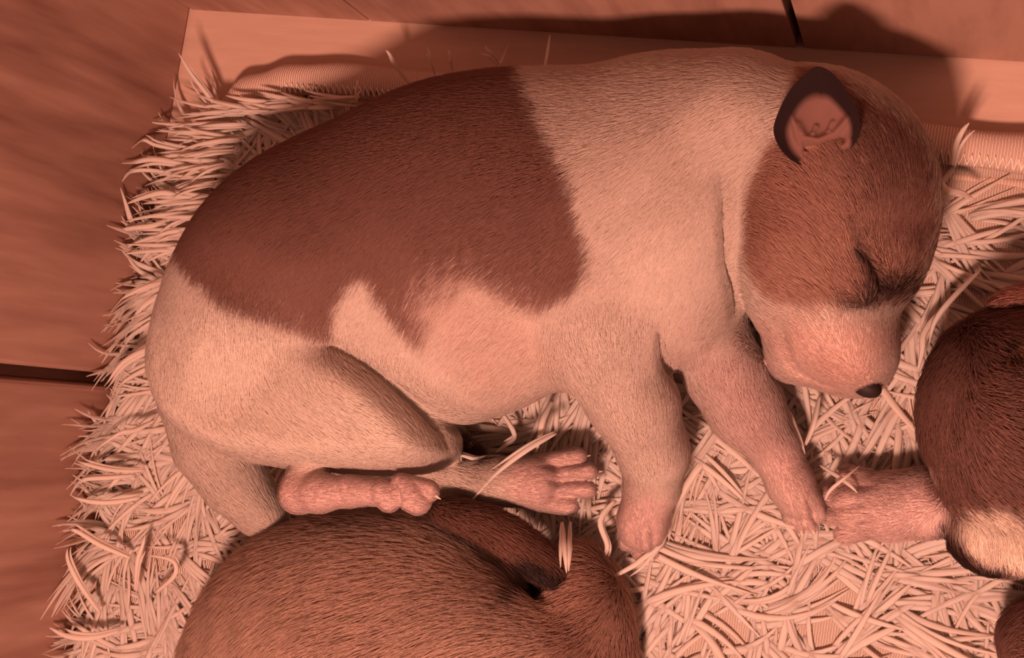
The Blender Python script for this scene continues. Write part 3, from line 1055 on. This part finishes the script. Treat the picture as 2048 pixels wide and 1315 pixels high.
b.inputs['Roughness'].default_value = .7
tr_ = nd(nt, 'ShaderNodeBsdfTranslucent'); nt.links.new(rp.outputs[0], tr_.inputs[0])
mx_ = nd(nt, 'ShaderNodeMixShader'); mx_.inputs[0].default_value = .35
nt.links.new(b.outputs[0], mx_.inputs[1]); nt.links.new(tr_.outputs[0], mx_.inputs[2])
nt.links.new(mx_.outputs[0], nt.nodes['Material Output'].inputs['Surface'])

hem_px = [(2300, 322), (2120, 312), (1980, 300), (1700, 272), (1300, 228), (1000, 192), (760, 166), (620, 160), (545, 170), (490, 192), (452, 235), (428, 310), (405, 420), (385, 530)]
HP = catmull([W(x, y, .45) for x, y in hem_px], 14)
HP[:, 2] += .04*np.sin(np.arange(len(HP))*.21)
matL = max(W(440, 310, .3)[0], X0+.6)
topi = HP[:, 1]
# backing: follows the hem along the top
cols = 60
V, F = [], []
xsM = np.linspace(HP[:, 0].max(), X0+.3, cols)
HT = HP[:-30]
hs = HT[np.argsort(HT[:, 0])]
for x in xsM:
    yt = np.interp(x, hs[:, 0], hs[:, 1]) if x > hs[0, 0] else hs[0, 1]-1.5*(hs[0, 0]-x)
    for j in range(41):
        t = j/40
        y = yt*(1-t) + (YB+.5)*t
        V.append((x, y, .26 + .05*math.sin(x*1.3+y*.8)*math.sin(y*1.7)))
for i in range(cols-1):
    for j in range(40):
        F.append((i*41+j, (i+1)*41+j, (i+1)*41+j+1, i*41+j+1))
n0 = len(V)
V += [(v[0], v[1], .02) for v in V]
F += [tuple(n0+k for k in f[::-1]) for f in F]
edge = [(i*41) for i in range(cols)] + [(cols-1)*41+j for j in range(1, 41)] + [i*41+40 for i in range(cols-2, -1, -1)] + [j for j in range(39, 0, -1)]
for a, c in zip(edge, edge[1:]+edge[:1]):
    F.append((a, c, n0+c, n0+a))
mat_o = mesh_obj('shaggy_mat', V, F, M_back, origin=W(1100, 700, 0))
tag(mat_o, 'cream shaggy yarn mat with a stitched hem lying under the puppies', 'mat')
Vh, Fh = tube(HP, (.46+.03*np.sin(np.arange(len(HP))*.37))*np.interp(np.arange(len(HP)), [0, len(HP)-60, len(HP)-30, len(HP)], [1, 1, .5, .3]), 20, flat=.92)
hem = mesh_obj('hem', Vh, Fh, M_hem, origin=HP[len(HP)//2], parent=mat_o)
# seam lip below the hem
VL, FL = tube(HP[:-56] + np.array([0, -.66, -.22]), np.full(len(HP)-56, .12), 8, flat=.7)
mesh_obj('seam_lip', VL, FL, M_hem, origin=HP[len(HP)//2], parent=mat_o)
# zigzag stitching on the hem
seg = np.linalg.norm(np.diff(HP, axis=0), axis=1)
s = np.concatenate([[0], np.cumsum(seg)])
V, F = [], []
st = np.arange(.1, s[-1]-6.5, .085)
Z = []
for i, q in enumerate(st):
    c = np.array([np.interp(q, s, HP[:, k]) for k in range(3)])
    a = math.radians(118 if i % 2 else 152) + random.uniform(-.06, .06)
    rr = .50
    Z.append(c + np.array([0, -rr*math.cos(math.pi-a) if False else rr*math.cos(a)*1.0, rr*math.sin(a)*.92]))
Z = np.array(Z)
tube(Z, np.full(len(Z), .034), 5, V=V, F=F)
mesh_obj('stitching', V, F, flat_mat('stitch_thread', (.98, .9, .8), .6), origin=HP[len(HP)//2], parent=hem)

# ------------------------------------------------------------------ pile of the mat
bodies = [A, B, C, EB]


def clear(P, margin):
    """push strand points out of the puppies, the floor, the walls and the hem"""
    P = P.copy()
    for _ in range(4):
        for bd in bodies:
            f = bd.at(P)
            m = f < margin
            if m.any():
                g = bd.grad(P[m])
                g[:, 2] = np.maximum(g[:, 2], -.1)
                P[m] += g*np.clip(margin-f[m], 0, .5)[:, None]
        over = np.maximum(X0+.12 - P[:, 0], 0)
        P[:, 0] += over
        P[:, 2] += over*.8
        overy = np.maximum(P[:, 1]-(Y0-.05), 0)
        P[:, 1] -= overy; P[:, 2] += overy
        P[:, 2] = np.maximum(P[:, 2], .14)
    return P


PV, PF, PUV = [], [], []


def add_strand(P, w, flat=.55, taper=(.55, 1.0, 1.0, .75, .18), smooth=2):
    P = np.asarray(P)
    for _ in range(smooth):
        P[1:-1] = .25*P[:-2] + .5*P[1:-1] + .25*P[2:]
    n0 = len(PV)
    rad = np.interp(np.linspace(0, 1, len(P)), np.linspace(0, 1, len(taper)), taper)*w
    ph = random.uniform(0, 50)
    tw = random.uniform(-.5, .5)
    tube(P, rad, 6, flat, PV, PF, up=(tw, random.uniform(-.4, .4), 1))
    for i in range(len(P)):
        for j in range(6):
            PUV.append((j/6*2+ph, i/len(P)*3+ph))


def ang_at(p):                                           # prevailing lie of the yarn
    best = 0
    s = np.zeros(2)
    for (cx, cy, dx, dy) in LIE:
        w = 1/(((p[0]-cx)**2+(p[1]-cy)**2)+.4)**1.5
        s += w*np.array([dx, dy])
    return math.atan2(s[1], s[0])


LIE = []
for px, py, dx, dy in [(420, 250, -80, -10), (380, 330, -80, 10), (340, 450, -80, 0), (320, 600, -80, 25), (300, 720, -70, 50), (290, 850, -70, 45), (250, 950, -80, 0), (250, 1050, -70, -60), (250, 1150, 30, 80), (250, 1280, -80, 10), (350, 1150, 60, 60),
                       (500, 220, -80, 0), (650, 200, -80, 10), (900, 150, 0, -80), (1000, 850, -60, 60), (1150, 850, 20, 80), (1200, 950, 0, 80), (1150, 1100, 0, 80), (1300, 1200, 60, -60), (1450, 1000, 80, 20), (1500, 1150, 60, -70), (1500, 1280, 80, 30),
                       (1700, 900, 20, 80), (1750, 830, 40, 70), (1800, 700, -20, 80), (1850, 550, 20, 80), (1950, 430, 50, 40), (2000, 520, 80, 30), (1750, 1150, 20, -60), (1800, 1200, 80, 40), (1900, 1230, 80, 30), (1950, 1180, 80, 20), (1700, 1280, 70, 40), (1420, 900, 80, -30)]:
    a_, b_ = W(px, py, .6), W(px+dx, py+dy, .6)
    LIE.append((a_[0], a_[1], *(_n((b_-a_)[:2]))))

xr, yt_ = 4.5, Y0
sp = .80
gx = np.arange(X0+.45, W(2100, 600, 0)[0]+1.5, sp)
gy = np.arange(W(1000, 1360, 0)[1]-1.5, Y0, sp)
gx = np.concatenate([gx, gx[:4]+.3])
for x in gx:
    for y in gy:
        x_ = x + random.uniform(-.35, .35); y_ = y + random.uniform(-.35, .35)
        yh = np.interp(x_, hs[:, 0], hs[:, 1]) if x_ > hs[0, 0] else hs[0, 1]-1.5*(hs[0, 0]-x_)
        if y_ > yh-.75: continue
        p = np.array([[x_, y_, .9]])
        deep = min(float(bd.at(p)[0]) for bd in bodies[:3])
        if deep < -.75: continue
        edge_ = x_ < X0+2.0
        base = ang_at((x_, y_)) + random.gauss(0, .30 if edge_ else .55)
        for bunch in range(2):
            ab = base + random.gauss(0, .25 if edge_ else .6)
            if not edge_ and random.random() < .08: ab += math.pi
            cvb = random.gauss(0, .05)
            elb = random.uniform(.25, .7)
            Lb = random.uniform(1.9, 3.3)
            for k in range(random.randint(2, 4) if edge_ else random.randint(4, 6)):
                a = ab + random.gauss(0, .10)
                L = Lb*random.uniform(.75, 1.1)
                n = 11
                el_ = elb*random.uniform(.8, 1.2)
                cv = cvb + random.gauss(0, .02)
                cv2 = random.gauss(0, .02)
                q = np.array([x_+random.uniform(-.16, .16), y_+random.uniform(-.16, .16), .22])
                P = [q.copy()]
                for i in range(n-1):
                    t = i/(n-2)
                    e_ = el_*(1-t*1.9) if t < .7 else el_*(-.33)
                    q = q + (L/(n-1))*np.array([math.cos(a)*math.cos(e_), math.sin(a)*math.cos(e_), math.sin(e_)*.8])
                    a += cv + cv2*(i-5)*.5
                    P.append(q.copy())
                P = np.array(P)
                P[:, 2] = .25 + (P[:, 2]-.25)*.75
                if P[-1, 1] > yh+.15 and random.random() < .85: continue
                P = clear(P, .1)
                add_strand(P, random.uniform(.05, .105), flat=random.uniform(.3, .5), taper=(.7, 1.0, .95, .6, .10))

# single strands that stand out
HERO = [
    ([(445, 232, .8), (415, 190, 1.3), (380, 145, 1.8), (357, 106, 2.2)], .09),
    ([(440, 235, .7), (412, 205, 1.0), (385, 170, 1.3), (380, 150, 1.4)], .05),
    ([(360, 300, 1), (310, 290, 1.3), (285, 280, 1.4), (250, 300, 1.4)], .07),
    ([(380, 330, 1), (310, 318, 1.4), (265, 325, 1.6), (228, 330, 1.6)], .09),
    ([(360, 350, 1), (300, 340, 1.5), (255, 345, 1.6), (232, 365, 1.6)], .07),
    ([(380, 400, 1), (330, 385, 1.5), (285, 395, 1.6), (252, 408, 1.6)], .09),
    ([(350, 430, 1), (310, 450, 1.5), (270, 455, 1.6), (243, 458, 1.6)], .09),
    ([(340, 560, 1), (300, 570, 1.4), (265, 585, 1.6), (240, 600, 1.7)], .08),
    ([(340, 690, 1), (290, 700, 1.4), (245, 725, 1.7), (215, 765, 1.8)], .10),
    ([(310, 840, 1), (270, 860, 1.3), (240, 865, 1.5), (190, 900, 1.6)], .08),
    ([(290, 940, .9), (230, 940, 1.3), (180, 930, 1.5), (148, 918, 1.6)], .07),
    ([(270, 950, .9), (220, 955, 1.3), (160, 960, 1.5), (133, 985, 1.6)], .08),
    ([(280, 995, .9), (220, 1005, 1.3), (165, 1000, 1.5), (135, 985, 1.6)], .09),
    ([(260, 1115, .9), (200, 1090, 1.3), (150, 1060, 1.5), (118, 1055, 1.6)], .10),
    ([(200, 1225, .9), (160, 1170, 1.3), (135, 1120, 1.5), (132, 1095, 1.5)], .10),
    ([(240, 1260, .9), (180, 1275, 1.3), (130, 1270, 1.5), (95, 1250, 1.6)], .10),
    ([(270, 1180, 1), (275, 1120, 1.3), (285, 1090, 1.4), (290, 1070, 1.4)], .08),
    ([(310, 1185, 1), (350, 1150, 1.4), (345, 1120, 1.5), (295, 1110, 1.5)], .08),
    ([(1112, 866, 1.9), (1060, 895, 2.25), (1000, 940, 2.4), (940, 1004, 2.5)], .085),
    ([(1000, 925, 1.9), (960, 920, 2.1), (930, 912, 2.3), (905, 905, 2.3)], .06),
    ([(1125, 1045, 1.9), (1128, 1080, 3.0), (1130, 1110, 3.4), (1133, 1145, 3.5)], .09),
    ([(1142, 1045, 1.9), (1141, 1080, 3.0), (1139, 1110, 3.4), (1137, 1142, 3.5)], .07),
    ([(1105, 800, 1.2), (1085, 840, 1.6), (1080, 870, 1.6), (1072, 905, 1.5)], .10),
    ([(1000, 820, 1.2), (1030, 870, 1.2), (1010, 890, 1.3), (990, 905, 1.3)], .08),
    ([(1230, 1000, 1.3), (1200, 1040, 1.5), (1215, 1090, 1.5), (1205, 1120, 1.5)], .09),
    ([(1340, 1020, 1.4), (1290, 1110, 1.5), (1250, 1140, 1.5), (1210, 1160, 1.4)], .08),
    ([(1900, 600, 1.0), (1850, 660, 1.4), (1845, 700, 1.5), (1835, 745, 1.4)], .09),
    ([(1960, 540, 1.0), (1910, 590, 1.5), (1870, 640, 1.6), (1858, 690, 1.5)], .08),
    ([(1905, 330, 1.3), (1912, 290, 1.8), (1925, 262, 2.1), (1938, 246, 2.4)], .08),
    ([(1865, 350, 1.3), (1890, 380, 1.7), (1920, 385, 1.6), (1950, 400, 1.4)], .11),
    ([(1640, 930, 1.2), (1680, 955, 1.6), (1700, 970, 1.8), (1715, 985, 1.8)], .06),
    ([(1650, 1000, 1.4), (1660, 980, 1.7), (1690, 955, 1.8), (1720, 930, 1.4)], .05),
    ([(1540, 800, 1.0), (1580, 830, 1.5), (1590, 870, 1.6), (1600, 910, 1.5)], .08),
    ([(1640, 790, 1.2), (1630, 840, 1.5), (1620, 870, 1.5), (1612, 890, 1.5)], .07),
    ([(1100, 70, 1.2), (1095, 105, 1.6), (1090, 130, 1.8), (1085, 150, 1.8)], .05),
    ([(820, 170, 1.0), (790, 130, 1.7), (780, 110, 1.9), (772, 100, 2.0)], .07),
    ([(870, 150, 1.0), (862, 125, 1.7), (856, 112, 1.9), (852, 105, 2.0)], .06),
    ([(905, 140, 1.0), (902, 120, 1.7), (900, 110, 1.9), (896, 100, 2.0)], .06),
    ([(1000, 130, 1.0), (985, 108, 1.7), (975, 100, 1.9), (970, 92, 2.0)], .06),
    ([(710, 200, 1.0), (712, 180, 1.5), (714, 170, 1.7), (715, 160, 1.8)], .06),
]
for k in range(150):                                     # fringe of the corner, combed to the left over the hem
    if k < 95:
        t = random.random()
        x0_, y0_ = 478-88*t+random.uniform(-25, 30), 215+290*t
        dx, dy = -random.uniform(75, 150), random.uniform(-28, 22)+20*t
    else:
        t = random.random()
        x0_, y0_ = 490+230*t, 222-20*t+random.uniform(-12, 10)
        dx, dy = -random.uniform(60, 110), random.uniform(-22, 10)
    z0_ = random.uniform(.5, 1.0)
    HERO.append(([(x0_, y0_, z0_), (x0_+dx*.35, y0_+dy*.2, z0_+.35), (x0_+dx*.7, y0_+dy*.6, z0_+.45), (x0_+dx, y0_+dy*1.2, z0_+.35)], random.uniform(.045, .08)))
for pts, w in HERO:
    P = catmull([W(*p) for p in pts], 5)
    add_strand(clear(P, .06), w*.85, smooth=1)
    if w > .055:
        off = np.array([random.uniform(-.12, .12), random.uniform(-.12, .12), -.05])
        P2 = P + off*np.linspace(.5, 1.8, len(P))[:, None]
        add_strand(clear(P2[:int(len(P2)*random.uniform(.7, 1))], .06), w*.6, smooth=1)
pile = mesh_obj('yarn_pile', PV, PF, M_yarn, origin=W(1100, 700, 0), parent=mat_o, uv=PUV)
tag(pile, kind='stuff')
print('pile strands', len(PV)//60, 'verts', len(VA), len(VB), len(VC))
